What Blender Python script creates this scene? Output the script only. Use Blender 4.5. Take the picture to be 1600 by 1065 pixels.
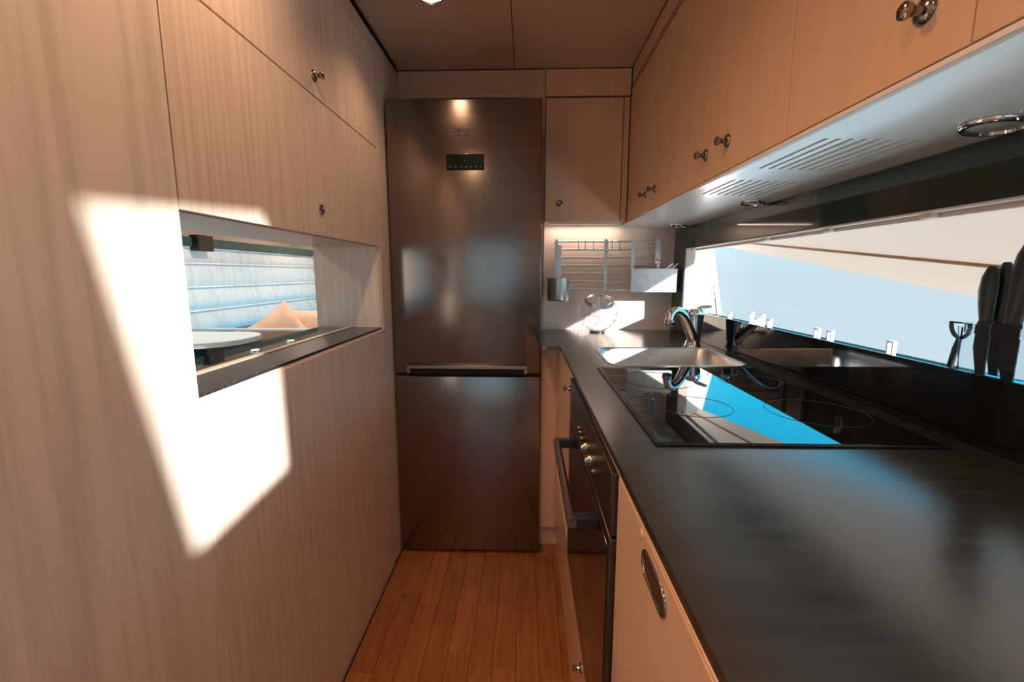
import bpy, bmesh, math, random
from mathutils import Vector, Matrix
random.seed(7)
C = bpy.context.scene.collection
scn = bpy.context.scene
for o in list(bpy.data.objects): bpy.data.objects.remove(o)

# ------------------------------------------------------------------ camera
PITCH = math.atan(105/700.0); YAW = math.atan(22/math.hypot(700, 105))
cam = bpy.data.cameras.new('camera'); cam.sensor_width = 36; cam.lens = 36*700/1600.0
cam.clip_start = 0.02
co = bpy.data.objects.new('camera', cam); C.objects.link(co)
co.location = (0, 0, 0); co.rotation_euler = (math.pi/2-PITCH, 0, YAW)
scn.camera = co

# ------------------------------------------------------------------ world, sun, exposure
SKY = 1.0
w = bpy.data.worlds.new('sky'); scn.world = w; w.use_nodes = True
nt = w.node_tree; nt.nodes.clear()
tc = nt.nodes.new('ShaderNodeTexCoord'); sx = nt.nodes.new('ShaderNodeSeparateXYZ')
rp = nt.nodes.new('ShaderNodeValToRGB'); bg = nt.nodes.new('ShaderNodeBackground'); wo = nt.nodes.new('ShaderNodeOutputWorld')
mr = nt.nodes.new('ShaderNodeMapRange'); mr.inputs[1].default_value = -1; mr.inputs[2].default_value = 1
nt.links.new(tc.outputs['Generated'], sx.inputs[0]); nt.links.new(sx.outputs[2], mr.inputs[0])
nt.links.new(mr.outputs[0], rp.inputs[0]); nt.links.new(rp.outputs[0], bg.inputs[0]); nt.links.new(bg.outputs[0], wo.inputs[0])
bg.inputs[1].default_value = SKY
cr = rp.color_ramp
cr.elements[0].position = 0.0; cr.elements[0].color = (0.62, 0.76, 0.82, 1)
cr.elements[1].position = 1.0; cr.elements[1].color = (0.14, 1.5, 2.3, 1)
for p, c in ((.40, (.53, .67, .74, 1)), (.50, (.52, .66, .72, 1)), (.52, (.56, .73, .81, 1)), (.57, (.04, 1.25, 2.05, 1)), (.75, (.08, 1.3, 2.1, 1))):
    e = cr.elements.new(p); e.color = c
SUN_FROM = Vector((1, -1.1, .45)).normalized()
sun = bpy.data.lights.new('sun', 'SUN'); sun.energy = 14; sun.angle = .022; sun.color = (1, .945, .885)
so = bpy.data.objects.new('sun', sun); C.objects.link(so); so.rotation_euler = (-SUN_FROM).to_track_quat('-Z', 'Y').to_euler()
so.location = (6, -6, 3)
vs = scn.view_settings; vs.view_transform = 'Standard'; vs.look = 'None'; vs.gamma = 1; vs.use_curve_mapping = False; vs.exposure = 0.22
scn.display_settings.display_device = 'sRGB'
def portal(loc, rot, sx_, sy_):
    l = bpy.data.lights.new('sky_portal', 'AREA'); l.shape = 'RECTANGLE'; l.size = sx_; l.size_y = sy_; l.cycles.is_portal = True
    o = bpy.data.objects.new('sky_portal', l); C.objects.link(o); o.location = loc; o.rotation_euler = rot
portal((.86, 1.0, -.06), (0, math.radians(90), 0), .42, 2.4)          # galley window
portal((-.97, -2.62, -.1), (math.radians(90), 0, 0), 3.3, 1.5)             # aft door
portal((.72, -.6, .4), (0, math.radians(90), 0), .62, .46)              # window behind the camera

# ------------------------------------------------------------------ mesh helpers
def V(*a): return Vector(a)
class MB:
    def __init__(s): s.bm = bmesh.new(); s.flat = False
    def box(s, x0, x1, y0, y1, z0, z1, bev=0, seg=2):
        r = bmesh.ops.create_cube(s.bm, size=1); s.flat = True
        for v in r['verts']:
            v.co = Vector(((x0+x1)/2+v.co.x*(x1-x0), (y0+y1)/2+v.co.y*(y1-y0), (z0+z1)/2+v.co.z*(z1-z0)))
        if bev:
            ed = list({e for v in r['verts'] for e in v.link_edges})
            bmesh.ops.bevel(s.bm, geom=ed, offset=bev, segments=seg, profile=.5, affect='EDGES')
        return s
    def lathe(s, prof, centre, axis=(0, 0, 1), n=32, cap=True):
        """prof: list of (radius, height) along axis"""
        ax = Vector(axis).normalized(); q = Vector((0, 0, 1)).rotation_difference(ax); c = Vector(centre)
        rings = []
        for r, h in prof:
            rings.append([s.bm.verts.new(c+q@Vector((r*math.cos(2*math.pi*i/n), r*math.sin(2*math.pi*i/n), h))) for i in range(n)])
        for a, b in zip(rings, rings[1:]):
            for i in range(n):
                s.bm.faces.new((a[i], a[(i+1) % n], b[(i+1) % n], b[i]))
        if cap:
            s.bm.faces.new(list(reversed(rings[0]))); s.bm.faces.new(rings[-1])
        return s
    def tube(s, pts, r, n=10, closed=False, cap=True):
        pts = [Vector(p) for p in pts]; m = len(pts)
        rr = r if isinstance(r, (list, tuple)) else [r]*m
        rings = []; prev = None
        for i, p in enumerate(pts):
            if closed: t = pts[(i+1) % m]-pts[i-1]
            else: t = pts[min(i+1, m-1)]-pts[max(i-1, 0)]
            t.normalize()
            if prev is None:
                up = Vector((0, 0, 1)) if abs(t.z) < .9 else Vector((1, 0, 0))
                a = t.cross(up).normalized()
            else:
                a = (prev-t*prev.dot(t)).normalized()
            b = t.cross(a); prev = a
            rings.append([s.bm.verts.new(p+(a*math.cos(2*math.pi*k/n)+b*math.sin(2*math.pi*k/n))*rr[i]) for k in range(n)])
        pairs = list(zip(rings, rings[1:]))
        if closed: pairs.append((rings[-1], rings[0]))
        for x, y in pairs:
            for k in range(n): s.bm.faces.new((x[k], x[(k+1) % n], y[(k+1) % n], y[k]))
        if cap and not closed:
            s.bm.faces.new(list(reversed(rings[0]))); s.bm.faces.new(rings[-1])
        return s
    def prism(s, pts, vec, bev=0):
        """closed 3d polygon extruded by vec"""
        s.flat = True
        a = [s.bm.verts.new(Vector(p)) for p in pts]; b = [s.bm.verts.new(Vector(p)+Vector(vec)) for p in pts]
        n = len(a); s.bm.faces.new(a); s.bm.faces.new(list(reversed(b)))
        for i in range(n): s.bm.faces.new((a[i], b[i], b[(i+1) % n], a[(i+1) % n]))
        if bev:
            ed = list({e for v in a+b for e in v.link_edges})
            bmesh.ops.bevel(s.bm, geom=ed, offset=bev, segments=2, profile=.5, affect='EDGES')
        return s
    def holed(s, outer, holes, z0, z1):
        """horizontal slab with holes: outer/holes are (x,y) loops"""
        es = []
        for lp in [outer]+holes:
            vs_ = [s.bm.verts.new((x, y, z1)) for x, y in lp]
            es += [s.bm.edges.new((vs_[i], vs_[(i+1) % len(vs_)])) for i in range(len(vs_))]
        r = bmesh.ops.triangle_fill(s.bm, use_beauty=True, use_dissolve=False, edges=es)
        fs = [f for f in r['geom'] if isinstance(f, bmesh.types.BMFace)]
        ex = bmesh.ops.extrude_face_region(s.bm, geom=fs)
        for v in ex['geom']:
            if isinstance(v, bmesh.types.BMVert): v.co.z = z0
        return s
    def sheet(s, rows, thick=None):
        g = [[s.bm.verts.new(Vector(p)) for p in r] for r in rows]
        for a, b in zip(g, g[1:]):
            for i in range(len(a)-1): s.bm.faces.new((a[i], a[i+1], b[i+1], b[i]))
        if thick:
            bmesh.ops.solidify(s.bm, geom=list(s.bm.faces), thickness=thick)
        return s

def rrect(x0, x1, y0, y1, r, n=6):
    out = []
    for cx, cy, a0 in ((x1-r, y1-r, 0), (x0+r, y1-r, 90), (x0+r, y0+r, 180), (x1-r, y0+r, 270)):
        for i in range(n+1):
            a = math.radians(a0+90*i/n); out.append((cx+r*math.cos(a), cy+r*math.sin(a)))
    return out

WL = {}
def obj(name, mb, mat, parent=None, smooth=None, label=None):
    bm = mb.bm if isinstance(mb, MB) else mb
    if not smooth: smooth = 20 if getattr(mb, 'flat', True) else 48
    bmesh.ops.recalc_face_normals(bm, faces=list(bm.faces))
    if parent is not None: org = WL[parent.name]
    else:
        xs = [v.co for v in bm.verts]
        org = Vector(((min(c.x for c in xs)+max(c.x for c in xs))/2, (min(c.y for c in xs)+max(c.y for c in xs))/2, min(c.z for c in xs)))
    for v in bm.verts: v.co -= org
    me = bpy.data.meshes.new(name); bm.to_mesh(me); bm.free()
    me.materials.append(mat)
    for p in me.polygons: p.use_smooth = True
    try: me.set_sharp_from_angle(angle=math.radians(smooth))
    except Exception: pass
    o = bpy.data.objects.new(name, me); C.objects.link(o)
    if parent is not None: o.parent = parent
    else: o.location = org
    WL[o.name] = org.copy()
    if label: o['label'] = label
    return o
def thing(name, loc, label, cat, group=None):
    o = bpy.data.objects.new(name, None); C.objects.link(o); o.location = loc; o.empty_display_size = .05
    WL[o.name] = Vector(loc); tag(o, label, cat, group); return o
def tag(o, label, cat, group=None):
    o['label'] = label; o['category'] = cat
    if group: o['group'] = group
    return o
def struct(o): o['kind'] = 'structure'; return o
def dup(root, loc, label=None):
    r = root.copy(); C.objects.link(r); r.location = loc
    if label: r['label'] = label
    for ch in list(root.children):
        c = ch.copy(); C.objects.link(c); c.parent = r
        for g in ch.children:
            d = g.copy(); C.objects.link(d); d.parent = c
    return r

# ------------------------------------------------------------------ materials
def mat(name, col, rough=.5, metal=0, spec=None, ior=None, coat=0, coat_rough=.05, trans=0, emit=None, es=0, aniso=0):
    m = bpy.data.materials.new(name); m.use_nodes = True
    b = m.node_tree.nodes['Principled BSDF']
    b.inputs['Base Color'].default_value = (*col, 1); b.inputs['Roughness'].default_value = rough; b.inputs['Metallic'].default_value = metal
    if ior: b.inputs['IOR'].default_value = ior
    if spec is not None: b.inputs['Specular IOR Level'].default_value = spec
    if coat: b.inputs['Coat Weight'].default_value = coat; b.inputs['Coat Roughness'].default_value = coat_rough
    if trans: b.inputs['Transmission Weight'].default_value = trans
    if aniso: b.inputs['Anisotropic'].default_value = aniso
    if emit: b.inputs['Emission Color'].default_value = (*emit, 1); b.inputs['Emission Strength'].default_value = es
    return m
def noise_col(m, c1, c2, scale, detail=4, lo=.35, hi=.65, bump=0, rnd=0, rough=None):
    t = m.node_tree; b = t.nodes['Principled BSDF']
    tc = t.nodes.new('ShaderNodeNewGeometry'); mp = t.nodes.new('ShaderNodeMapping'); mp.inputs['Scale'].default_value = scale
    ns = t.nodes.new('ShaderNodeTexNoise'); ns.inputs['Scale'].default_value = 1; ns.inputs['Detail'].default_value = detail; ns.inputs['Roughness'].default_value = .6
    t.links.new(tc.outputs['Position'], mp.inputs[0])
    if rnd:
        oi = t.nodes.new('ShaderNodeObjectInfo'); ml = t.nodes.new('ShaderNodeMath'); ml.operation = 'MULTIPLY'; ml.inputs[1].default_value = 40
        t.links.new(oi.outputs['Random'], ml.inputs[0]); t.links.new(ml.outputs[0], mp.inputs['Location'])
    t.links.new(mp.outputs[0], ns.inputs['Vector'])
    r = t.nodes.new('ShaderNodeValToRGB'); r.color_ramp.elements[0].position = lo; r.color_ramp.elements[1].position = hi
    r.color_ramp.elements[0].color = (*c1, 1); r.color_ramp.elements[1].color = (*c2, 1)
    t.links.new(ns.outputs[0], r.inputs[0]); out = r.outputs[0]
    if rnd:
        hs = t.nodes.new('ShaderNodeHueSaturation'); mr_ = t.nodes.new('ShaderNodeMapRange')
        mr_.inputs[3].default_value = 1-rnd; mr_.inputs[4].default_value = 1+rnd
        t.links.new(oi.outputs['Random'], mr_.inputs[0]); t.links.new(mr_.outputs[0], hs.inputs['Value']); t.links.new(out, hs.inputs['Color']); out = hs.outputs[0]
    t.links.new(out, b.inputs['Base Color'])
    if bump:
        bp = t.nodes.new('ShaderNodeBump'); bp.inputs['Strength'].default_value = bump; bp.inputs['Distance'].default_value = .001
        t.links.new(ns.outputs[0], bp.inputs['Height']); t.links.new(bp.outputs[0], b.inputs['Normal'])
    if rough:
        mr2 = t.nodes.new('ShaderNodeMapRange'); mr2.inputs[3].default_value = rough[0]; mr2.inputs[4].default_value = rough[1]
        t.links.new(ns.outputs[0], mr2.inputs[0]); t.links.new(mr2.outputs[0], b.inputs['Roughness'])
    return m
M = {}
OAKA, OAKB = (.62, .50, .41), (.76, .65, .56)
M['oak'] = noise_col(mat('pale_oak', OAKB, .33), OAKA, OAKB, (60, 90, 3.2), 6, .3, .62, .15)
M['oak_near'] = noise_col(mat('pale_oak_broad_grain', OAKB, .33), (.57, .515, .43), (.77, .67, .58), (34, 26, 1.1), 6, .34, .56, .15)
M['lacquer'] = noise_col(mat('cream_lacquer', (.78, .50, .32), .28, coat=.3), (.74, .47, .30), (.79, .51, .335), (30, 30, 4), 3)
M['lacquer_white'] = mat('white_lacquer', (.86, .82, .77), .3, coat=.4, coat_rough=.12)
M['ceiling'] = noise_col(mat('ceiling_panel', (.66, .48, .36), .35), (.62, .45, .34), (.66, .48, .36), (4, 60, 4), 3)
M['back_wall'] = noise_col(mat('back_wall_laminate', (.88, .72, .62), .4), (.86, .70, .60), (.90, .75, .65), (5, 5, 5), 3)
M['dark'] = mat('dark_gap', (.012, .01, .009), .8)
M['plank'] = noise_col(mat('oak_plank', (.5, .25, .11), .42), (.27, .092, .026), (.44, .17, .052), (55, 4, 10), 6, .3, .66, .25, rnd=.13)
M['subfloor'] = mat('subfloor', (.06, .03, .015), .9)
M['worktop'] = noise_col(mat('black_worktop', (.02, .023, .022), .3, ior=1.95), (.015, .018, .017), (.03, .034, .032), (7, 60, 7), 4, .35, .65, .12, rough=(.17, .27))
M['black_glass'] = mat('black_glass', (.006, .007, .008), .02, ior=1.55)
M['hob_glass'] = mat('hob_glass', (.004, .005, .006), .008, ior=2.2)
M['tint_glass'] = mat('dark_green_glass', (.03, .045, .04), .06, ior=1.6)
M['fridge'] = noise_col(mat('brushed_steel', (.30, .235, .195), .2, 1), (.235, .208, .19), (.265, .235, .215), (3, 3, 160), 3, .3, .7, .05)
M['fridge_side'] = mat('fridge_side', (.16, .13, .115), .5, .3)
M['steel'] = noise_col(mat('satin_steel', (.62, .62, .61), .32, 1), (.6, .6, .59), (.70, .70, .70), (40, 40, 40), 3)
M['chrome'] = mat('chrome', (.80, .82, .84), .06, 1)
M['dark_chrome'] = mat('dark_nickel', (.32, .29, .27), .14, 1)
M['oven_metal'] = mat('oven_brown_steel', (.10, .075, .06), .28, .9)
M['oven_glass'] = mat('oven_glass', (.02, .012, .008), .05, ior=1.6)
M['black_plastic'] = mat('black_plastic', (.012, .014, .015), .35)
M['rubber'] = mat('soft_black_handle', (.014, .02, .021), .42)
M['display'] = mat('display_glass', (.004, .008, .007), .12)
M['icon'] = mat('display_icon', (.25, .3, .3), .5)
M['logo'] = mat('logo_grey', (.10, .09, .085), .35, .6)
M['sill'] = mat('dark_sill', (.012, .018, .02), .9, spec=.15)
M['beige_hull'] = None
M['seam'] = mat('tan_seam', (.50, .27, .14), .5)
M['white_hull'] = mat('white_hull_pillar', (.82, .80, .79), .5)
M['rail'] = mat('pale_rail', (.82, .68, .60), .35)
M['clip'] = mat('white_clip', (.88, .9, .9), .3)
M['vent'] = mat('vent_shadow', (.05, .03, .02), .9, spec=.1)
M['acrylic'] = mat('clear_acrylic', (.95, .98, 1), .02, ior=1.45, trans=1)
M['blade'] = mat('blade_dark', (.05, .06, .065), .3, .5)
M['speckle'] = noise_col(mat('speckled_dark_stone', (.03, .03, .03), .25), (.018, .018, .02), (.16, .14, .13), (420, 420, 420), 2, .55, .8)
M['batten'] = mat('beige_batten', (.45, .34, .26), .4)
M['cushion'] = noise_col(mat('beige_cushion', (.62, .45, .36), .8), (.56, .40, .31), (.68, .50, .41), (12, 12, 12), 4)
M['sofa'] = mat('dark_sofa', (.05, .07, .08), .6)
M['chair_blue'] = mat('pale_table', (.42, .52, .58), .35)
M['steel_edge'] = mat('pale_edge', (.7, .75, .78), .3)
M['shell'] = mat('cabin_lining', (.62, .50, .42), .6)
def thin_glass(name, tint, refl=1.0):
    m = bpy.data.materials.new(name); m.use_nodes = True; t = m.node_tree; t.nodes.clear()
    tr = t.nodes.new('ShaderNodeBsdfTransparent'); tr.inputs[0].default_value = (*tint, 1)
    gl = t.nodes.new('ShaderNodeBsdfGlossy'); gl.inputs['Roughness'].default_value = .01
    fr = t.nodes.new('ShaderNodeFresnel'); fr.inputs[0].default_value = 1.035; mx = t.nodes.new('ShaderNodeMixShader'); o = t.nodes.new('ShaderNodeOutputMaterial')
    t.links.new(fr.outputs[0], mx.inputs[0]); t.links.new(tr.outputs[0], mx.inputs[1]); t.links.new(gl.outputs[0], mx.inputs[2]); t.links.new(mx.outputs[0], o.inputs[0])
    return m
M['pane'] = thin_glass('window_glass', (.97, .99, 1))
def cloth(name, col, fac=.6, weave=True):
    m = bpy.data.materials.new(name); m.use_nodes = True; t = m.node_tree; t.nodes.clear()
    d = t.nodes.new('ShaderNodeBsdfDiffuse'); d.inputs[0].default_value = (*col, 1)
    tl = t.nodes.new('ShaderNodeBsdfTranslucent'); tl.inputs[0].default_value = (*col, 1)
    ns = t.nodes.new('ShaderNodeTexNoise'); mp = t.nodes.new('ShaderNodeMapping'); g = t.nodes.new('ShaderNodeNewGeometry')
    mp.inputs['Scale'].default_value = (20, 20, 2); ns.inputs['Scale'].default_value = 1; r = t.nodes.new('ShaderNodeValToRGB')
    r.color_ramp.elements[0].color = (.88*col[0], .89*col[1], .90*col[2], 1); r.color_ramp.elements[1].color = (*col, 1)
    r.color_ramp.elements[0].position = .35; r.color_ramp.elements[1].position = .6
    t.links.new(g.outputs['Position'], mp.inputs[0]); t.links.new(mp.outputs[0], ns.inputs['Vector']); t.links.new(ns.outputs[0], r.inputs[0])
    if weave: t.links.new(r.outputs[0], tl.inputs[0]); t.links.new(r.outputs[0], d.inputs[0])
    mx = t.nodes.new('ShaderNodeMixShader'); mx.inputs[0].default_value = fac; o = t.nodes.new('ShaderNodeOutputMaterial')
    t.links.new(d.outputs[0], mx.inputs[1]); t.links.new(tl.outputs[0], mx.inputs[2]); t.links.new(mx.outputs[0], o.inputs[0])
    return m
M['beige_hull'] = cloth('beige_hull_moulding', (.84, .70, .60), .135, False)
M['blind'] = cloth('blind_cloth', (.90, .84, .78))
LAMP_COL = (1.0, .58, .33)
M['amber'] = mat('amber_reflection', (.9, .6, .3), .4, emit=(1, .58, .28), es=1.6)  # glows to imitate a downlight reflected in the shelf
M['lens'] = mat('lit_lens', (1, .9, .8), .4, emit=(1, .78, .55), es=9)

# ------------------------------------------------------------------ key dimensions (camera is the origin)
ZF = -1.215; ZCL = .85; XL = -.548; XW = .68; YB = 2.12; YC = 2.03; ZC = -.261; XU = .438; ZU = .222

# ------------------------------------------------------------------ setting
fl = struct(obj('floor', MB().box(-2.7, 1.0, -2.7, 5.2, ZF-.05, ZF-.006), M['subfloor']))
# planks: one mesh per plank, shared shape
def plank_mesh(w_, l_):
    m = MB().box(-w_/2, w_/2, -l_/2, l_/2, -.006, 0, .0008, 1); me = bpy.data.meshes.new('plank'); m.bm.to_mesh(me); m.bm.free(); me.materials.append(M['plank']); return me
PW = .0735; PL = .30; pm = plank_mesh(PW-.0009, PL-.0012)
off = [.27, .02, .27, .17, .05, .27, .0, .13, .27, .22]
for i in range(10):
    x = XL+.006+PW*(i+.5)
    y = .03-.30+off[i] 
    while y < 2.0:
        o = bpy.data.objects.new('plank', pm); C.objects.link(o); o.parent = fl
        o.location = Vector((x, y+PL/2, ZF+random.uniform(-.0004, 0)))-WL[fl.name]
        y += PL
struct(obj('floor_carpet', MB().box(-2.7, 1.0, -2.7, -.0, ZF-.006, ZF), mat('aft_floor', (.42, .24, .13), .5)))
struct(obj('floor_saloon', MB().box(-2.7, -.81, 0, 5.2, ZF-.006, ZF), mat('saloon_floor', (.05, .05, .055), .8)))

ce = struct(obj('ceiling', MB().box(-2.75, .95, -2.7, 5.2, ZCL+.014, ZCL+.06), M['shell']))
for x0, x1 in ((XL+.004, -.0535), (-.0505, .4385)):
    obj('ceiling_panel', MB().box(x0, x1, -.6, 2.0285, ZCL, ZCL+.014, .0012), M['ceiling'], ce)

# left partition, 0.25 m deep, with the pass-through
NY0, NY1, NZ0, NZ1 = .72, 1.69, -.203, .10
wl = MB()
wl.box(-.80, XL, -.45, .7135, ZF, .835, .001, 1)
wl.box(-.80, XL, .7135, 1.745, ZF, -.228)
wl.box(-.80, XL, 1.7145, 2.40, ZF+.001, .835, .001, 1)
wl.box(-.80, -.566, .7135, 1.7145, .112, .835)
W = struct(obj('wall_left', wl, M['oak_near']))
obj('wall_panel', MB().box(XL-.002, XL+.0006, .7155, 1.7145, -1.2, -.229), M['oak'], W)
obj('wall_panel', MB().box(XL-.002, XL+.0006, 1.7152, 2.03, -1.2, .834), M['oak'], W)
fr = MB()                                                      # stepped lining of the opening
fr.box(-.80, XL-.006, NY0-.006, NY0, NZ0, NZ1); fr.box(-.80, XL-.006, NY1, NY1+.024, NZ0-.02, NZ1)
fr.box(-.80, XL-.006, NY0-.006, NY1+.024, NZ0-.0255, NZ0-.006); fr.box(-.80, XL-.02, NY0-.006, NY1+.024, NZ1, NZ1+.012)
obj('opening_lining', fr, M['oak'], W)
obj('opening_lip', MB().box(XL-.012, XL+.0006, NY1+.008, NY1+.0245, NZ0-.02, NZ1).box(XL-.012, XL+.0006, NY0-.006, NY1+.0245, -.228, NZ0-.012), M['oak'], W)
struct(obj('trim_1', MB().box(-.58, XL-.008, -.45, 2.03, .835, ZCL+.013), M['dark']))
# shelf in the pass-through
sh = thing('pass_through_shelf', (-.67, 1.2, NZ0-.006), 'dark speckled and black glass shelf lining the pass-through opening', 'shelf')
obj('stone_slab', MB().box(-.664, -.553, NY0, NY1, NZ0-.006, NZ0+.001, .0008), M['speckle'], sh)
obj('batten', MB().box(-.684, -.664, NY0, NY1, NZ0-.006, NZ0+.003, .0008), M['batten'], sh)
obj('glass_strip', MB().box(-.80, -.684, NY0, NY1, NZ0-.006, NZ0+.001, .0008), M['black_glass'], sh)
def lamp_reflection(x, y, lab):  # glowing discs added in place of downlight reflections in the black glass
    t = thing('lamp_reflection', (x, y, NZ0+.001), lab, 'light', 'glowing stand-ins for lamp reflections in the shelf of the opening')
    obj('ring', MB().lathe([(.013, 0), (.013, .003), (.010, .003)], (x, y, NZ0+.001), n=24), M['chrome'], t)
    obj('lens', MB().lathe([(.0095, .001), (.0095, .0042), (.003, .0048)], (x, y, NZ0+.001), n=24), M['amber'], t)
lamp_reflection(-.715, 1.147, 'small glowing disc standing in for an amber lamp reflection in the black shelf strip, nearer one, under the pale table')
lamp_reflection(-.708, 1.315, 'small glowing disc standing in for an amber lamp reflection in the black shelf strip, farther one, below the beige cushions')

# bulkhead above the fridge and back wall
struct(obj('wall_back', MB().box(.04, .76, YB, YB+.03, ZF, ZCL+.013), M['back_wall']))
struct(obj('wall_alcove', MB().box(-.60, .76, 2.45, 2.48, ZF, ZCL+.013), M['shell']))
struct(obj('wall_alcove_side', MB().box(.0645, .08, 2.05, 2.45, ZF, ZCL+.013), M['shell']))
bk = struct(obj('wall_bulkhead', MB().box(XL+.001, .0775, YC, YC+.02, .60, ZCL-.003, .001), M['ceiling']))
obj('vent_frame', MB().box(-.475, -.005, YC-.006, YC, .738, .752, .001).box(-.475, -.465, YC-.006, YC, .60, .745, .001).box(-.015, -.005, YC-.006, YC, .60, .745, .001), M['lacquer'], bk)
obj('vent_opening', MB().box(-.462, -.018, YC-.002, YC+.001, .60, .736), M['dark'], bk)
struct(obj('trim_2', MB().box(.0795, XU-.001, YC-.002, YC+.02, .742, ZCL-.003, .0012), M['lacquer']))

# right wall around the window
HX = .850
wr = MB()
wr.box(.6875, .80, -.10, YB, ZF, -.182); wr.box(.6875, .73, -.15, YB, .1185, ZCL+.012)
wr.box(.6875, .73, 1.992, YB, -.182, .1185); wr.box(.6875, HX+.02, -.15, -.02, ZF, ZCL+.012)
struct(obj('wall_right', wr, M['shell']))
struct(obj('window_sill_1', MB().box(.6875, .80, -.02, 1.990, -.1815, -.169, .001), M['sill']))
gp = thing('lower_splashback', (.684, 1, ZC), 'mirror black glass splashback strip between the worktop and the window', 'splashback')
obj('glass_panel', MB().box(.680, .687, -.30, YB-.001, ZC+.0005, -.150, .001), M['black_glass'], gp)
obj('edge_strip', MB().box(.680, .6872, 1.981, YB-.001, -.1495, .1065, .001), M['tint_glass'], gp)
gu = thing('upper_splashback', (.684, 1, .107), 'dark green glass strip between the window and the white underside of the wall units', 'splashback')
obj('glass_panel', MB().box(.680, .687, -.02, YB-.001, .107, ZU-.026, .001), M['tint_glass'], gu)
rl = thing('blind_rail', (.70, 1, .100), 'pale pinkish rail with small clips along the top of the window', 'rail')
obj('track', MB().box(.681, .700, -.02, 1.978, .1025, .1065, .001).box(.704, .712, -.02, 1.978, .094, .112, .002).box(.690, .706, -.02, 1.978, .110, .117), M['rail'], rl)
for y in (1.92, 1.35, 1.08, .82, .60):
    obj('clip', MB().box(.689, .703, y-.012, y+.012, .0945, .1035, .002), M['rail'], rl)
# outer hull beyond the window: sheet sloping outboard down to the window opening, pillar, lower edge
def top_line(y): return .103-(1.8955-y)*.143
ys = [-.02, .2, .4, .6, .8, 1.0, 1.2, 1.45, 1.65, 1.836, 2.0, 2.19]
rows = []
for k, (x, f_) in enumerate(((.715, 0), (.74, .22), (.777, .46), (.806, .66), (.822, .775), (.829, .800), (.841, .90), (.850, 1.0))):
    r = []
    for y in ys:
        zt = top_line(y)
        zu = .235
        r.append((x, y, zu+(zt-zu)*f_))
    rows.append(r)
mb = MB().sheet(rows)
struct(obj('trim_3', mb, M['beige_hull'], smooth=12))
hp = MB()
hp.prism([(.688, 1.992, -.33), (HX, 1.955, -.33), (HX, 2.155, .16), (.688, 1.992, .16)], (-.0, .03, 0))
struct(obj('trim_4', hp, M['white_hull']))
struct(obj('trim_5', MB().box(.80, HX+.02, -.02, 2.20, -.42, -.27, .003).prism([(HX, 1.95, -.42), (HX, 2.20, -.42), (HX, 2.20, .25), (HX, 2.165, .16), (HX, 1.975, -.27)], (.02, 0, 0)), M['white_hull']))
struct(obj('trim_6', MB().tube([(HX-.001, 1.977, -.27), (HX-.001, 2.160, .155)], .0025, 8), M['sill']))
struct(obj('trim_7', MB().tube([(.824, y, top_line(y)+(.235-top_line(y))*.222) for y in ys], .0045, 8), M['seam']))
struct(obj('bounce_deck', MB().box(HX+.02, 1.34, -3.0, 3.2, -.36, -.315), M['white_hull']))  # unseen white deck, added to bounce sunlight up through the window
wn = struct(obj('window_1', MB().sheet([[(HX+.001, -.02, -.27), (HX+.001, 1.978, -.27)], [(HX+.001, -.02, .15), (HX+.001, 2.158, .15)]]), M['pane']))

# small white clips on the sill
def sill_clip(y, h, lab, wdt=.017):
    m = MB(); x = .745; z = -.169; h += .010; t = .0035
    m.box(x-.004, x+.004, y-wdt/2, y-wdt/2+t, z, z+h).box(x-.004, x+.004, y+wdt/2-t, y+wdt/2, z, z+h).box(x-.004, x+.004, y-wdt/2+t, y+wdt/2-t, z+h-t, z+h).box(x-.004, x+.004, y-wdt/2+t, y+wdt/2-t, z, z+t)
    tag(obj('sill_clip', m, M['clip']), lab, 'clip', 'small white clips on the window sill')
for y, h, lab in ((1.655, .018, 'small white square clip on the sill, nearest the white pillar'),
                  (1.497, .034, 'tall white open clip on the sill, farther of the two tall ones'),
                  (1.462, .018, 'small white clip on the sill between the two tall clips'),
                  (1.430, .034, 'tall white open clip on the sill, nearer of the two tall ones'),
                  (1.385, .022, 'small white clip just in front of the two tall clips on the sill'),
                  (1.160, .022, 'farther of the two white clips side by side at the middle of the sill'),
                  (1.110, .022, 'nearer of the two white clips side by side at the middle of the sill'),
                  (.925, .024, 'single white square clip on the sill nearest the knife stand')):
    sill_clip(y, h, lab)

# room behind the camera (lets in the daylight and the sun patch)
yw = lambda yl: yl-1.1*1.236
zw = lambda zl: zl+.45*1.236
P = [(yw(.54), zw(.091)), (yw(.951), zw(.129)), (yw(.959), zw(-.44)), (yw(.657), zw(-.459))]
X0 = .688
def wallpoly(pts): return [(X0, y, z) for y, z in pts]
rw = MB()
zt, zb, ya, yb_ = ZCL+.013, ZF, -2.65, -.10
rw.prism(wallpoly([(ya, zt), (yb_, zt), (yb_, P[1][1]), P[1], P[0], (ya, P[0][1])]), (.02, 0, 0))
rw.prism(wallpoly([(ya, zb), (yb_, zb), (yb_, P[2][1]), P[2], P[3], (ya, P[3][1])]), (.02, 0, 0))
rw.prism(wallpoly([(ya, P[0][1]), P[0], P[3], (ya, P[3][1])]), (.02, 0, 0))
rw.prism(wallpoly([P[1], (yb_, P[1][1]), (yb_, P[2][1]), P[2]]), (.02, 0, 0))
struct(obj('wall_starboard_aft', rw, M['shell']))
struct(obj('window_2', MB().sheet([[(X0+.01, P[3][0], P[3][1]), (X0+.01, P[2][0], P[2][1])], [(X0+.01, P[0][0], P[0][1]), (X0+.01, P[1][0], P[1][1])]]), M['pane']))
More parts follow.
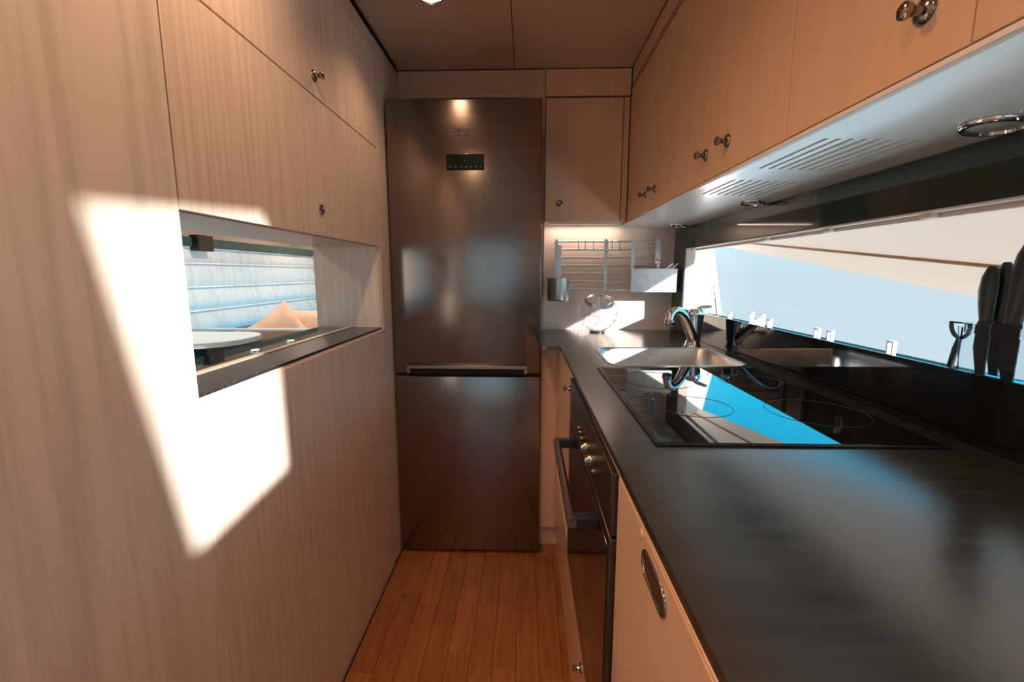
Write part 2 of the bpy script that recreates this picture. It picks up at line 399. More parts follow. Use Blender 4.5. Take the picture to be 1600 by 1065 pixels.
struct(obj('wall_aft', MB().box(-2.7, .70, -2.68, -2.65, .65, ZCL+.013).box(-2.7, .70, -2.68, -2.65, ZF, -.85).box(-2.7, -2.62, -2.68, -2.65, -.85, .65).box(-1.45, -.75, -2.68, -2.65, -.85, .65).box(-.75, .70, -2.68, -2.65, .38, .65), M['shell']))
struct(obj('window_3', MB().box(-.75, .69, -2.668, -2.664, -.85, .38), M['pane']))
struct(obj('window_6', MB().box(-2.62, -1.45, -2.668, -2.664, -.85, .65), M['pane']))
struct(obj('wall_port', MB().box(-2.75, -2.7, 1.9, 2.3, ZF, ZCL+.013).box(-2.75, -2.7, -2.7, -1.5, ZF, ZCL+.013).box(-2.75, -2.7, -1.5, 1.9, ZF, -.6).box(-2.75, -2.7, -1.5, 1.9, .3, ZCL+.013).box(-2.75, -2.7, 2.3, 5.2, ZF, -.55).box(-2.75, -2.7, 2.3, 5.2, .27, ZCL+.013), M['shell']))
struct(obj('window_4', MB().box(-2.73, -2.726, 2.3, 5.2, -.55, .27), M['pane']))
struct(obj('window_5', MB().box(-2.73, -2.726, -1.5, 1.9, -.6, .3), M['pane']))
portal((-2.76, .2, -.15), (0, math.radians(-90), 0), .95, 3.4)
struct(obj('wall_fore', MB().box(-2.75, -.6, 5.2, 5.23, ZF, ZCL+.013), M['shell']))
struct(obj('wall_saloon', MB().box(-.80, -.78, 2.40, 5.2, ZF, ZCL+.013), M['shell']))
portal((-2.76, 3.75, -.1), (0, math.radians(-90), 0), .9, 2.9)

# ------------------------------------------------------------------ knobs
def knob(x, y, z, axis, parent, s=1.0, m=None):
    prof = [(.0135, 0), (.0135, .002), (.011, .0045), (.005, .006), (.004, .012), (.0065, .015), (.0085, .019), (.0085, .0225), (.006, .0245), (.001, .025)]
    return obj('knob', MB().lathe([(r*s, h*s) for r, h in prof], (x, y, z), axis, 20), m or M['dark_chrome'], parent)
def catch(x, y, z, axis, parent, s=1.0):
    o = obj('push_catch', MB().lathe([(.012*s, 0), (.012*s, .003), (.0095*s, .004), (.0065*s, .001)], (x, y, z), axis, 24), M['dark_chrome'], parent)
    return o

# ------------------------------------------------------------------ left wall units
cb = thing('wall_cabinet', (-.557, 1.2, .454), 'pale oak wall unit with knob beside the ceiling, above the other oak unit', 'cabinet')
obj('body', MB().box(-.565, -.5595, .7165, 1.7115, .4545, .83), M['dark'], cb)
d = obj('door', MB().box(-.559, XL, .7165, 1.7115, .4545, .785, .0012), M['oak'], cb); knob(XL, 1.223, .503, (1, 0, 0), d, 1.05)
obj('top_rail', MB().box(-.559, XL, .7165, 1.7115, .788, .833, .0012), M['oak'], cb)
cb = thing('wall_cabinet', (-.557, 1.2, .101), 'pale oak wall unit with round push catch, directly over the pass-through opening', 'cabinet')
obj('body', MB().box(-.565, -.5595, .7165, 1.7115, .103, .449), M['dark'], cb)
d = obj('door', MB().box(-.559, XL, .7165, 1.7115, .101, .4505, .0012), M['oak'], cb); catch(XL, 1.22, .17, (1, 0, 0), d, 1.1)

# ------------------------------------------------------------------ fridge
fg = thing('fridge', (-.24, 2.1, -1.212), 'tall brown-grey steel fridge freezer standing at the end of the galley', 'fridge')
FX0, FX1 = -.540, .060
obj('body', MB().box(FX0+.004, FX1-.004, 1.868, 2.43, -1.185, .650, .004), M['fridge_side'], fg)
obj('plinth', MB().box(FX0+.02, FX1-.02, 1.89, 2.40, -1.213, -1.186), M['dark'], fg)
ud = obj('upper_door', MB().box(FX0, FX1, 1.80, 1.862, -.4065, .654, .006, 3), M['fridge'], fg)
obj('lower_door', MB().box(FX0, FX1, 1.80, 1.862, -1.198, -.418, .006, 3), M['fridge'], fg)
obj('gasket', MB().box(FX0+.012, FX1-.012, 1.861, 1.869, -1.19, .645).box(FX0+.006, FX1-.006, 1.812, 1.86, -.4175, -.407), M['dark'], fg)
h = obj('handle', MB().box(-.488, .006, 1.785, 1.7995, -.386, -.370, .003).box(-.488, -.476, 1.79, 1.80, -.404, -.374).box(-.006, .006, 1.79, 1.80, -.404, -.374), mat('grip_steel', (.36, .31, .275), .3, 1), ud, label='long steel grip strip along the bottom of the upper door')
obj('handle_recess', MB().box(-.474, -.008, 1.7975, 1.8, -.4055, -.387), M['dark'], ud)
dp = obj('display', MB().box(-.309, -.163, 1.7975, 1.8, .395, .454, .0008), M['display'], ud)
ic = MB()
for x in (-.295, -.272, -.250, -.232, -.213, -.193, -.176): ic.box(x-.0025, x+.0025, 1.797, 1.7975, .405, .409)
ic.box(-.240, -.234, 1.797, 1.7975, .4275, .4295)
obj('display_icons', ic, M['icon'], ud)
def lettering(txt, size, loc, parent, m, depth=.0004):
    cu = bpy.data.curves.new('lettering', 'FONT'); cu.body = txt; cu.size = size; cu.extrude = depth; cu.align_x = 'CENTER'
    to = bpy.data.objects.new('tmp', cu); C.objects.link(to)
    dg = bpy.context.evaluated_depsgraph_get(); me = bpy.data.meshes.new_from_object(to.evaluated_get(dg)); bpy.data.objects.remove(to)
    bm = bmesh.new(); bm.from_mesh(me)
    R_ = Matrix.Rotation(math.pi/2, 4, 'X')
    for v in bm.verts: v.co = R_@v.co+Vector(loc)
    return obj('lettering', bm, m, parent)
lettering('beko', .034, (-.247, 1.7994, .533), ud, M['logo'])
obj('logo_line', MB().tube([(-.278+.062*i/10, 1.7994, .522+.003*math.sin(math.pi*i/10)) for i in range(11)], .0009, 6), M['logo'], ud)

# ------------------------------------------------------------------ corner wall unit over the rack
cb = thing('wall_cabinet', (.24, 2.07, ZU+.003), 'cream corner wall unit facing the camera, between fridge and right wall units', 'cabinet')
obj('body', MB().box(.080, .4345, 2.0495, YB-.001, ZU+.004, .738), M['lacquer'], cb)
d = obj('door', MB().box(.0815, .4085, YC, YC+.018, ZU+.003, .7345, .0015), M['lacquer'], cb); catch(.144, YC, .303, (0, -1, 0), d, 1.15)
obj('added_strip', MB().box(.10, .42, 2.062, 2.090, ZU-.004, ZU+.0035, .001), M['steel_edge'], cb)  # unseen strip, added as housing for the fill lamp
sl = bpy.data.lights.new('added_fill_lamp', 'AREA'); sl.shape = 'RECTANGLE'; sl.size = .32; sl.size_y = .02; sl.energy = .32; sl.color = (1, .80, .66)  # added fill lamp, brightens the wall behind the rack
slo = bpy.data.objects.new('added_fill_lamp', sl); C.objects.link(slo); slo.location = (.26, 2.076, ZU-.006)
obj('filler_strip', MB().box(.4115, .4345, YC-.002, YC+.018, ZU+.003, .7345, .0015), M['lacquer'], cb)

# ------------------------------------------------------------------ right wall units
def right_unit(y0, ym, y1, lab, first=False):
    t = thing('wall_cabinet', (.57, (y0+y1)/2, ZU), lab, 'cabinet', 'cream wall units on the right')
    obj('body', MB().box(.4565, .6865, y0, y1-.0005, ZU+.006, .738), M['lacquer'], t)
    obj('fascia', MB().box(.441, .456, y0, y1-.0005, .7375, ZCL-.002, .001), M['lacquer'], t)
    for z in (.765, .778): obj('groove', MB().box(.4398, .4412, y0, y1-.0005, z, z+.0028), M['dark'], t)
    for a, b, ky in ((y0, ym, ym-.06), (ym, y1, ym+.06)):
        d = obj('door', MB().box(XU, .4555, a+.0006, b-.0006, ZU+.003, .7345, .0012), M['lacquer'], t)
        knob(XU, ky, .286, (-1, 0, 0), d, 1.1)
right_unit(1.385, 1.665, 2.027, 'cream right wall unit with the two smallest knobs, beside the corner unit')
right_unit(.815, 1.105, 1.385, 'cream right wall unit with a knob pair, middle of the three in the row')
right_unit(.20, .495, .815, 'cream right wall unit nearest the camera, with one large knob at the top edge')
# white underside with slots (slightly rising towards the room), one continuous board
ub = thing('underside_board', (.56, 1, .20), 'glossy white underside board below the right wall units with two slotted vents', 'board')
UZ = lambda x: ZU-.003-(x-XU)*(.022/.242)
b0 = MB()
xs_ = [.482+i*.0175 for i in range(8)]; xp = XU+.001
for i, x in enumerate(xs_):
    b0.box(xp, x-.003, .20, YB-.001, 0, .004)
    a1, c1, a2, c2 = .775-.004*i, .985-.004*i, 1.095-.004*i, 1.285-.004*i
    for p, q_ in ((.20, a1), (c1, a2), (c2, YB-.001)): b0.box(x-.003, x+.003, p, q_, 0, .004)
    xp = x+.003
b0.box(xp, .6865, .20, YB-.001, 0, .004)
bmesh.ops.remove_doubles(b0.bm, verts=list(b0.bm.verts), dist=.00005)
for v in b0.bm.verts: v.co.z = UZ(v.co.x)+v.co.z
obj('board', b0, M['lacquer_white'], ub)
vb = MB().box(.47, .62, .72, 1.31, 0, .0002)
for v in vb.bm.verts: v.co.z = UZ(v.co.x)+v.co.z+.0050
obj('vent_backing', vb, M['vent'], ub)
obj('front_lip', MB().box(XU+.0005, XU+.012, .20, 2.027, ZU-.006, ZU+.0015, .0015), M['lacquer_white'], ub)
def spot(x, y, r, lab):
    z = UZ(x)-.0005
    t = thing('under_cabinet_light', (x, y, z-.004), lab, 'light', 'round chrome lights under the right wall units')
    ax = (-.09, 0, -1)
    obj('ring', MB().lathe([(r, 0), (r, .003), (r*.93, .006), (r*.80, .006), (r*.76, .002)], (x, y, z), ax, 40), M['chrome'], t)
    obj('lens', MB().lathe([(r*.76, .0005), (r*.76, .002), (r*.3, .0035)], (x, y, z), ax, 32), mat('frosted_lens', (.55, .62, .62), .35), t)
spot(.636, .665, .038, 'large looking round chrome light under the nearest right wall unit')
spot(.641, 1.335, .034, 'round chrome light under the wall units beside the small slotted vent')
spot(.636, 1.945, .034, 'round chrome light under the wall units in the far corner above the rack')

# ------------------------------------------------------------------ ceiling light
cl = thing('ceiling_light', (-.30, 1.515, ZCL-.012), 'lit round ceiling downlight with chrome ring above the fridge front', 'light')
obj('ring', MB().lathe([(.044, 0), (.044, .004), (.040, .009), (.034, .010), (.031, .003)], (-.30, 1.515, ZCL), (0, 0, -1), 40), M['chrome'], cl)
obj('lens', MB().lathe([(.0305, .001), (.0305, .005), (.012, .007)], (-.30, 1.515, ZCL), (0, 0, -1), 32), M['lens'], cl)
def lamp(x, y, e, size=150, blend=.8, col=LAMP_COL, z=None):
    l = bpy.data.lights.new('downlight_and_fill', 'SPOT'); l.energy = e; l.color = col; l.spot_size = math.radians(size); l.spot_blend = blend; l.shadow_soft_size = .03
    o = bpy.data.objects.new('downlight_and_fill', l); C.objects.link(o); o.location = (x, y, (z or ZCL)-.025)
lamp(-.30, 1.515, 6, 120); lamp(-.30, .75, 14); lamp(-.30, -.1, 16); lamp(-.3, -1.2, 22)  # last one is an unseen aft lamp, added for general brightness
for x, y in ((-1.7, 1.6), (-1.6, 3.2), (-1.7, 4.6)): lamp(x, y, 75, col=(1, .80, .62))  # unseen saloon lamps, added to put warm light on the blind

# ------------------------------------------------------------------ base units and worktop
XF = .130
pl = struct(obj('baseboard_right', MB().box(.165, .18, -.6, 1.885, ZF, -1.118).box(.0625, .165, 1.885, 1.90, ZF, -1.118), M['lacquer']))
cb = thing('base_cabinet', (.10, 1.855, -1.116), 'narrow warm cream panel unit between the fridge and the corner of the worktop', 'cabinet')
obj('panel', MB().box(.0635, XF+.0005, 1.855, 1.872, -1.116, -.2745, .0012), M['lacquer'], cb)
cb = thing('base_cabinet', (.15, 1.52, -1.116), 'cream base unit with small knob beyond the oven, under the sink', 'cabinet')
d = obj('door', MB().box(XF, XF+.018, 1.196, 1.853, -1.116, -.2785, .0012), M['lacquer'], cb); knob(XF, 1.26, -.327, (-1, 0, 0), d, .85)
obj('body', MB().box(XF+.019, .66, 1.196, 1.60, -1.116, -.42), M['lacquer'], cb)
cb = thing('base_cabinet', (.15, .9, -1.116), 'cream drawer unit with small knob below the oven', 'cabinet')
d = obj('drawer', MB().box(XF, XF+.018, .597, 1.192, -1.116, -.8105, .0012), M['lacquer'], cb); knob(XF, .90, -.885, (-1, 0, 0), d, .85)
cb = thing('base_cabinet', (.15, .3, -1.116), 'cream base door with recessed oval chrome pull, nearest the camera', 'cabinet')
d = obj('door', MB().box(XF, XF+.018, -.30, .592, -1.116, -.2785, .0015), M['lacquer'], cb)
hc = (.415, -.3065)
def racetrack(hl, hr, x, n=10):
    pts = []
    for s_, a0 in ((1, -90), (-1, 90)):
        for i in range(n+1):
            a = math.radians(a0+180*i/n); pts.append((x, hc[0]+s_*hl+hr*math.cos(a), hc[1]+hr*math.sin(a)))
    return pts
obj('recessed_pull', MB().tube(racetrack(.026, .0135, XF-.0005), .0022, 8, closed=True), M['dark_chrome'], d, label='polished oval ring pull')
obj('pull_cup', MB().prism(racetrack(.026, .0130, XF-.0008), (.0012, 0, 0)), mat('pull_cup_bronze', (.16, .08, .035), .3, .7), d)
obj('plug', MB().lathe([(.0055, 0), (.0055, .0012), (.003, .0018)], (XF, .466, -.2865), (-1, 0, 0), 16), M['lacquer'], d)
obj('body', MB().box(XF+.019, .66, -.30, .592, -1.116, -.30), M['lacquer'], cb)

wt = thing('worktop', (.4, .8, ZC-.014), 'black brushed stone worktop running along the right side to the back wall', 'worktop')
SX0, SX1, SY0, SY1 = .248, .640, 1.272, 1.590
hole = rrect(SX0, SX1, SY0, SY1, .045)
fe = .136
outer = [(fe-.001, -.6), (.6795, -.6), (.6795, YB-.001), (.0625, YB-.001), (.0625, 1.88), (.055, 1.865), (.055, 1.618), (.062, 1.612), (fe-.010, 1.612)]
obj('slab', MB().holed(outer, [hole], ZC-.012, ZC), M['worktop'], wt)
obj('front_edge_rail', MB().box(fe-.006, fe+.020, -.6, 1.60, -.2765, ZC-.0125, .002), M['lacquer'], wt)

sk = thing('sink', (.44, 1.43, ZC-.15), 'stainless steel sink bowl sunk into the worktop behind the hob', 'sink')
m = MB(); prev = None
lv = [(.002, .0015, .045), (.0, .0012, .045), (-.004, -.004, .043), (-.006, -.13, .04), (-.03, -.15, .03)]
for off_, z, r in lv:
    ring = [m.bm.verts.new((x, y, ZC+z)) for x, y in rrect(SX0-off_ if off_ > 0 else SX0-off_, SX1+off_, SY0-off_, SY1+off_, r)]
    if prev:
        for i in range(len(ring)): m.bm.faces.new((prev[i], prev[(i+1) % len(ring)], ring[(i+1) % len(ring)], ring[i]))
    prev = ring
m.bm.faces.new(prev)
obj('bowl', m, M['steel'], sk)
m = MB(); a = [m.bm.verts.new((x, y, ZC+.0014)) for x, y in rrect(SX0-.006, SX1+.006, SY0-.006, SY1+.006, .05)]; b = [m.bm.verts.new((x, y, ZC+.0016)) for x, y in rrect(SX0-.0005, SX1+.0005, SY0-.0005, SY1+.0005, .045)]
c_ = [m.bm.verts.new((v.co.x, v.co.y, ZC+.0002)) for v in a]
for i in range(len(a)):
    j = (i+1) % len(a); m.bm.faces.new((a[i], a[j], b[j], b[i])); m.bm.faces.new((c_[i], c_[j], a[j], a[i]))
obj('rim', m, M['steel'], sk)
obj('drain', MB().lathe([(.038, 0), (.038, .002), (.03, .003), (.028, .001)], (.44, 1.43, ZC-.150), n=28), M['chrome'], sk)

hb = thing('hob', (.42, .95, ZC), 'black glass induction hob set on the worktop in front of the sink', 'hob')
obj('frame', MB().box(.2005, .640, .662, 1.236, ZC+.0003, ZC+.0035, .0015), M['black_plastic'], hb)
obj('glass', MB().box(.2055, .635, .6665, 1.2315, ZC+.0036, ZC+.0045, .0004), M['hob_glass'], hb)
hz = ZC+.0047
for x, y, r in ((.545, .83, .085), (.545, 1.08, .070), (.325, 1.08, .085), (.33, .86, .07)):
    n = 64; obj('cooking_zone', MB().tube([(x+r*math.cos(2*math.pi*i/n), y+r*math.sin(2*math.pi*i/n), hz) for i in range(n)], .0005, 4, closed=True), mat('zone_line', (.04, .04, .04), .5), hb)
obj('touch_panel', MB().prism([(x, y, hz) for x, y in rrect(.217, .243, .692, .730, .004)], (0, 0, .0003)), mat('touch_dark', (.004, .010, .011), .5, spec=.1), hb)

# ------------------------------------------------------------------ oven
ov = thing('oven', (.4, .895, -.805), 'built-in oven with dark brown glass door and long bar handle', 'oven')
OY0, OY1 = .600, 1.190
obj('body', MB().box(.145, .62, OY0+.01, OY1-.01, -.80, -.30), M['black_plastic'], ov)
cp = obj('control_panel', MB().box(.122, .144, OY0, OY1, -.3745, -.2785, .002), M['oven_metal'], ov)
dr = obj('door', MB().box(.122, .144, OY0, OY1, -.805, -.3785, .002), M['oven_metal'], ov)
obj('door_glass', MB().box(.1205, .1222, OY0+.012, OY1-.012, -.785, -.395, .0006), M['oven_glass'], dr)
obj('handle', MB().tube([(.076, .680, -.402), (.076, 1.045, -.402)], .0085, 16), mat('handle_brown', (.16, .125, .10), .3, .7), dr, label='long brown-grey bar handle')
for y in (.690, 1.035):
    obj('handle_bracket', MB().box(.074, .121, y-.009, y+.009, -.414, -.392, .003), M['black_plastic'], dr)
for y, r in ((.955, .006), (.928, .006), (.893, .006), (.845, .0105), (.785, .0105), (.735, .006)):
    obj('control_knob', MB().lathe([(r*1.1, 0), (r*1.1, .003), (r, .005), (r*.9, .014 if r > .01 else .008), (r*.5, .015 if r > .01 else .009)], (.1218, y, -.338), (-1, 0, 0), 20), M['dark_chrome'] if r > .01 else M['oven_metal'], cp)

# ------------------------------------------------------------------ tap
tp = thing('tap', (.595, 1.625, ZC), 'chrome kitchen tap with pull-out spout standing between sink and back wall', 'tap')
obj('base', MB().lathe([(.029, 0), (.029, .004), (.026, .008), (.024, .020), (.021, .024)], (.605, 1.627, ZC), n=32), M['chrome'], tp)
obj('body', MB().lathe([(.021, .022), (.0205, .03), (.0225, .06), (.0255, .090), (.0285, .112), (.0295, .122), (.027, .130), (.018, .136), (.002, .138)], (.612, 1.63, ZC), (.0, 0, 1), n=32), M['chrome'], tp)
obj('spout', MB().tube([(.600, 1.618, ZC+.030), (.583, 1.600, ZC+.060), (.563, 1.580, ZC+.092), (.543, 1.562, ZC+.118), (.525, 1.548, ZC+.133), (.508, 1.536, ZC+.138), (.494, 1.527, ZC+.132), (.487, 1.522, ZC+.119), (.485, 1.520, ZC+.105)], [.0185, .018, .017, .0165, .0155, .0145, .014, .0135, .0135], 18), M['chrome'], tp)
obj('spray_head', MB().lathe([(.0135, 0), (.0155, -.004), (.0155, -.018), (.013, -.021), (.004, -.020)], (.485, 1.520, ZC+.107), n=24), M['dark_chrome'], tp)
obj('lever', MB().tube([(.618, 1.63, ZC+.134), (.628, 1.62, ZC+.142), (.640, 1.605, ZC+.146), (.650, 1.590, ZC+.147)], [.008, .0075, .006, .005], 12), M['chrome'], tp)

# ------------------------------------------------------------------ rack on the back wall
RY = 2.088
rk = thing('wall_rack', (.37, RY, -.075), 'steel rod rack with seven horizontal rods on the back wall', 'rack')
zs = [.144-i*.0358 for i in range(7)]
for z in zs: obj('rod', MB().tube([(.128, RY, z), (.612, RY, z)], .0042, 10), M['steel'], rk)
for x in (.138, .361, .600):
    obj('upright', MB().box(x-.0075, x+.0075, RY-.007, RY-.0035, -.078, .152, .001), M['steel'], rk)
for x in (.138, .361, .600):
    for z in (.150, -.074):
        obj('wall_stud', MB().lathe([(.005, 0), (.005, .036)], (x, RY-.005, z), (0, 1, 0), 14), M['chrome'], rk)
def shook(x, lab):
    y = RY
    pts = [(x, y+.002, .150), (x, y-.004, .1515), (x, y-.0075, .146), (x, y-.009, .13), (x, y-.009, .112), (x, y-.014, .105), (x, y-.020, .108), (x, y-.020, .116)]
    tag(obj('s_hook', MB().tube(pts, .0016, 8), M['dark_chrome']), lab, 'hook', 'small steel hooks on the top rod of the rack')
for x, lab in ((.237, 'small steel hook on the top rod, first from the cup'), (.267, 'small steel hook on the top rod, middle of the left three'), (.304, 'small steel hook on the top rod, just left of the central plate hook'),
               (.388, 'small steel hook on the top rod, just right of the central plate hook'), (.422, 'small steel hook on the top rod, nearest the strap of the box')):
    shook(x, lab)
def plate_hook(x, w_, z0, z1, name, lab):
    t = thing(name, (x, RY-.012, z0), lab, 'hook')
    obj('plate', MB().box(x-w_/2, x+w_/2, RY-.014, RY-.0115, z0, z1, .0012), M['steel'], t)
    obj('hook', MB().tube([(x, RY-.014, z0+.02), (x, RY-.028, z0+.012), (x+.004, RY-.034, z0+.018), (x+.006, RY-.034, z0+.026)], .0028, 8), M['chrome'], t)
plate_hook(.361, .018, .085, .152, 'plate_hook', 'flat steel plate hook hanging at the middle of the rack')
plate_hook(.592, .022, .045, .158, 'plate_hook', 'long flat steel plate hook at the right end of the rack above the box')
cu = thing('utensil_cup', (.148, RY-.06, -.118), 'brushed steel cup hanging from a strap at the left end of the rack', 'cup')
m = MB().lathe([(.001, .0015), (.044, .0015), (.047, .004), (.0485, .010), (.0485, .102), (.0465, .102), (.0465, .012), (.001, .008)], (.144, RY-.061, -.121), n=40, cap=False)
obj('cup', m, M['steel'], cu)
obj('strap', MB().box(.139, .160, RY-.0135, RY-.011, -.06, .128, .001), M['steel'], cu)
bx = thing('utensil_box', (.56, RY-.05, -.08), 'rectangular brushed steel box hanging at the right end of the rack', 'box')
x0, x1, y0, y1, z0, z1, t_ = .462, .662, RY-.083, RY-.013, -.080, .022, .002
obj('box', MB().box(x0, x1, y0, y0+t_, z0, z1).box(x0, x1, y1-t_, y1, z0, z1).box(x0, x0+t_, y0+t_, y1-t_, z0, z1).box(x1-t_, x1, y0+t_, y1-t_, z0, z1).box(x0+t_, x1-t_, y0+t_, y1-t_, z0, z0+t_), M['steel'], bx)
obj('strap', MB().box(.472, .490, RY-.0130, RY-.0105, -.04, .150, .001), M['steel'], bx)
for i, (x, l) in enumerate(((.595, 'farther'), (.618, 'nearer'))):
    tag(obj('serving_stick', MB().prism([(x, y0+.03, .0), (x+.008, y0+.03, .0), (x+.060, y0+.03, .044), (x+.050, y0+.03, .046)], (0, .004, 0)), M['steel']), 'flat steel utensil leaning out of the steel box, '+('left' if i == 0 else 'right')+' of the two', 'utensil', 'utensils in the steel box')

# ------------------------------------------------------------------ wire lantern
ln = thing('wire_lantern', (.322, 2.025, ZC), 'round wire lantern with a tilted steel ring standing on the worktop', 'lantern')
cx, cy, cz, R = .322, 2.022, ZC+.090, .086
ax = Vector((.06, -.42, 1)).normalized(); q = Vector((0, 0, 1)).rotation_difference(ax); cc = Vector((cx, cy, cz))
th0 = math.radians(47)
for i in range(34):
    a = 2*math.pi*i/34
    pts = []
    top = cc+q@Vector((R*math.sin(th0)*math.cos(a), R*math.sin(th0)*math.sin(a), R*math.cos(th0)))
    bot = Vector((cx+.030*math.cos(a), cy+.030*math.sin(a), ZC+.006))
    d0 = (top-cc).normalized(); d1 = (bot-cc).normalized()
    for k in range(13):
        f = k/12; dd = d0.slerp(d1, f); rr = R*(1-f)+(bot-cc).length*f; rr = R if f < .999 else rr
        pts.append(cc+dd*rr)
    obj('wire', MB().tube(pts, .00085, 5), M['steel'], ln)
rb = math.sin(th0)*R; hb_ = math.cos(th0)*R
obj('ring_band', MB().lathe([(rb+.0025, hb_-.010), (rb-.004, hb_+.006), (rb-.006, hb_+.005), (rb, hb_-.011), (rb+.0025, hb_-.010)], cc, ax, 48, cap=False), M['steel'], ln)
obj('base_disc', MB().lathe([(.034, 0), (.034, .005), (.030, .0065)], (cx, cy, ZC+.0002), n=32), M['black_plastic'], ln)

# ------------------------------------------------------------------ knife stand on the sill
SZ = -.169
ks = thing('knife_stand', (.74, .68, SZ), 'clear acrylic knife stand with rounded end standing on the window sill', 'knife stand')
m = MB()
prof = []
for i in range(9):
    a = math.radians(90*i/8); prof.append((.725+.03*0+.035*(1-math.cos(a)), .752+.012*math.sin(a)))
outl = [(.722, .60), (.722, .745), (.728, .757), (.740, .762), (.752, .757), (.758, .745), (.758, .60)]
obj('front_wall', MB().prism([(.719, .60, SZ+.0005), (.719, .752, SZ+.0005), (.719, .764, -.085), (.719, .748, -.077), (.719, .60, -.070)], (.003, 0, 0)), M['acrylic'], ks)
obj('back_wall', MB().prism([(.762, .60, SZ+.0005), (.762, .752, SZ+.0005), (.762, .764, -.085), (.762, .748, -.077), (.762, .60, -.070)], (.003, 0, 0)), M['acrylic'], ks)
obj('end_wall', MB().box(.7225, .7615, .7565, .7595, SZ+.0005, -.087), M['acrylic'], ks)
obj('foot', MB().box(.7225, .7615, .60, .7560, SZ+.0005, SZ+.006, .001), M['acrylic'], ks)
obj('slotted_top', MB().box(.7225, .7268, .605, .755, -.095, -.080).box(.7480, .7610, .605, .755, -.095, -.080), M['acrylic'], ks)
def knife(x, y, z, L, s, tilt, lab):
    t = thing('knife', (x, y, SZ+.008), lab, 'knife', 'black handled knives in the acrylic stand')
    pf = [(0, .0085), (.10, .0105), (.30, .0125), (.55, .0145), (.80, .0125), (.95, .0085), (1.0, .004)]
    m = MB(); rings = []
    for f, hw in pf:
        z_ = z+L*f; yo = y+tilt*L*f+.003*math.sin(f*3)*s
        hw *= s; n = 16
        rings.append([m.bm.verts.new((x+.0075*s*math.cos(2*math.pi*k/n)*(1 if f < .95 else .6), yo+hw*math.sin(2*math.pi*k/n), z_)) for k in range(n)])
    for a, b in zip(rings, rings[1:]):
        for k in range(16): m.bm.faces.new((a[k], a[(k+1) % 16], b[(k+1) % 16], b[k]))
    m.bm.faces.new(rings[0][::-1]); m.bm.faces.new(rings[-1])
    obj('handle', m, M['rubber'], t)
    hw = .0115*s
    obj('blade', MB().prism([(x-.001, y-hw, z), (x-.001, y+hw, z), (x-.001, y+hw*1.05, z-.045), (x-.001, y+hw*.2, SZ+.0085), (x-.001, y-hw, SZ+.0085)], (.002, 0, 0)), M['blade'], t)
    obj('maker_plate', MB().box(x-.0082*s, x-.0072*s, y-.002, y+.002, z-.004, z+.005), M['steel'], t) if False else None
knife(.731, .732, -.074, .086, 1.0, .02, 'black handled knife at the left of the stand, in front of its twin')
knife(.7465, .7265, -.074, .092, .95, .02, 'black handled knife half hidden behind the leftmost knife in the stand')
knife(.733, .694, -.074, .128, 1.25, -.10, 'largest black handled knife in the stand at the right edge of the picture')
pe = thing('peeler', (.74, .785, -.10), 'black U-shaped vegetable peeler hanging on the left end of the knife stand', 'peeler')
c0 = (.742, .7825, -.082)
arc = [(c0[0], c0[1]+.0185*math.cos(math.radians(a)), c0[2]+.026*math.sin(math.radians(a))) for a in range(180, 361, 15)]
obj('frame', MB().tube(arc, .0032, 8), M['rubber'], pe)
obj('blade', MB().box(.7395, .7445, c0[1]-.018, c0[1]+.018, c0[2]-.002, c0[2]+.001), M['chrome'], pe)
obj('handle', MB().tube([(.742, c0[1], c0[2]-.024), (.742, c0[1]+.004, c0[2]-.045), (.742, c0[1]+.011, SZ+.001)], [.0035, .005, .0045], 10), M['rubber'], pe)

# ------------------------------------------------------------------ saloon seen through the opening
bl = thing('roman_blind', (-2.45, 3.9, -.42), 'pale blue-white roman blind with horizontal seams, seen through the opening', 'blind')
edges = [.19, .075, -.10, -.275, -.45]
for a, b in zip(edges, edges[1:]):
    rws = []
    for k in range(7):
        f = k/6; z = a+(b-a)*f; bulge = .03*math.sin(math.pi*min(1, f**1.5))*(1 if b < -.1 else .5)
        rws.append([(-2.45+bulge, y, z) for y in (2.95, 3.3, 3.8, 4.3, 4.8, 5.15)])
    obj('fold', MB().sheet(rws), M['blind'], bl)
    if b > -.4: obj('seam_rod', MB().tube([(-2.44, 2.95, b), (-2.44, 5.15, b)], .006, 6), M['steel_edge'], bl)
vl = thing('blind_headrail', (-2.42, 3.9, .20), 'dark teal headrail with black end bracket above the roman blind', 'headrail')
obj('rail', MB().box(-2.47, -2.42, 2.9, 5.15, .195, .265, .004), mat('headrail_teal', (.02, .07, .08), .4), vl)
obj('bracket', MB().box(-2.44, -2.37, 3.24, 3.40, .165, .28, .006), M['black_plastic'], vl)
sf = thing('sofa', (-2.2, 4.1, ZF), 'dark saloon sofa below the roman blind', 'sofa')
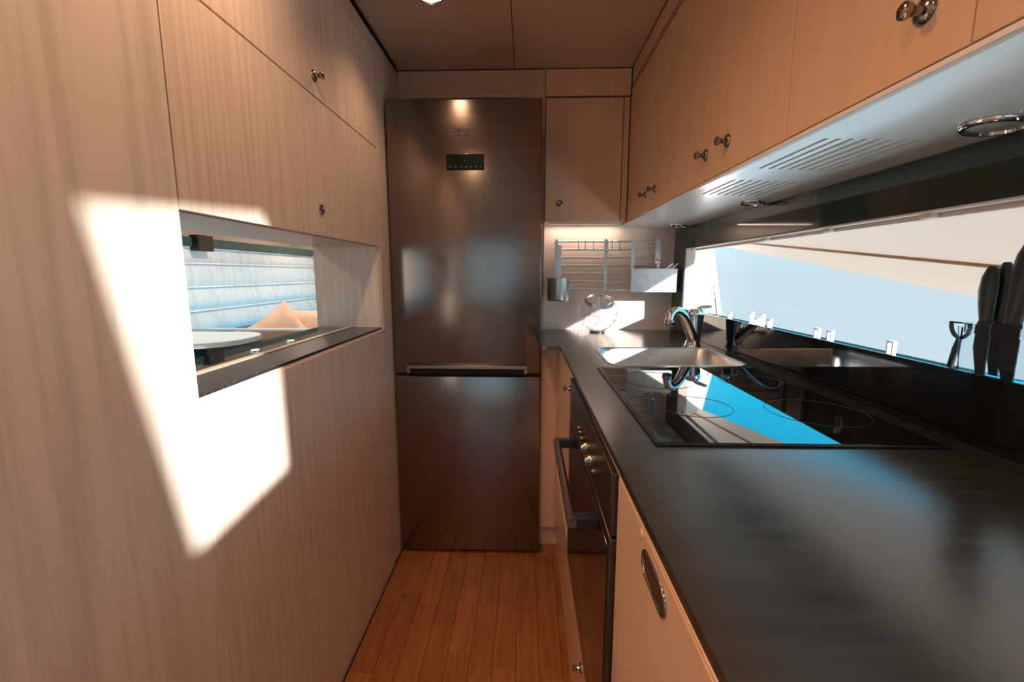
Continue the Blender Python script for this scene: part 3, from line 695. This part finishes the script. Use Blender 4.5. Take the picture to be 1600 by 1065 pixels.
obj('seat', MB().box(-2.68, -1.60, 3.15, 5.1, ZF+.001, -.787, .03), M['sofa'], sf)
obj('backrest', MB().box(-2.68, -2.32, 3.15, 5.1, -.78, -.45, .04), M['sofa'], sf)
obj('piping', MB().box(-2.315, -2.29, 3.15, 5.1, -.48, -.45, .01), M['steel_edge'], sf)
gs = thing('glass_screen', (-2.0, 3.05, -.8), 'low glass screen with pale top rail in front of the cushions in the saloon', 'screen')
obj('pane', MB().box(-2.68, -1.30, 3.045, 3.053, ZF, -.392), thin_glass('screen_glass', (.62, .66, .68)), gs)
obj('top_rail', MB().box(-2.68, -1.30, 3.04, 3.058, -.392, -.376, .002), M['steel_edge'], gs)
def cushion(c, hw, th, rot, yaw, lab):
    m = MB(); n = 12
    for sgn in (1, -1):
        rws = []
        for i in range(n+1):
            r = []
            for j in range(n+1):
                u, v = i/n*2-1, j/n*2-1
                t = th*max(0, (1-u**4)*(1-v**4))**.55*sgn
                p = Vector((t, u*hw*(1-.09*(1-v*v)), v*hw*(1-.09*(1-u*u))))
                r.append(Matrix.Rotation(yaw, 3, 'Z')@Matrix.Rotation(rot, 3, 'X')@p+Vector(c))
            rws.append(r)
        m.sheet(rws)
    bmesh.ops.remove_doubles(m.bm, verts=list(m.bm.verts), dist=.0005)
    return tag(obj('cushion', m, M['cushion']), lab, 'cushion', 'beige cushions on the saloon sofa')
cushion((-2.02, 3.60, -.50), .205, .06, .62, -1.0, 'beige cushion with its corner pointing up, nearer of two on the saloon sofa')
cushion((-1.90, 3.95, -.54), .235, .06, .0, -.9, 'beige cushion farther away on the saloon sofa, at the edge of the opening')
tb = thing('saloon_table', (-1.85, 2.3, ZF), 'pale blue-grey table with rounded corner seen through the opening', 'table')
obj('tabletop', MB().prism([(x, y, -.355) for x, y in rrect(-2.4, -1.44, 2.05, 2.52, .2)], (0, 0, .025)), M['chair_blue'], tb)
obj('pedestal', MB().lathe([(.22, 0), (.22, .02), (.05, .04), (.045, .858)], (-1.85, 2.3, ZF+.0005), n=28), M['steel'], tb)
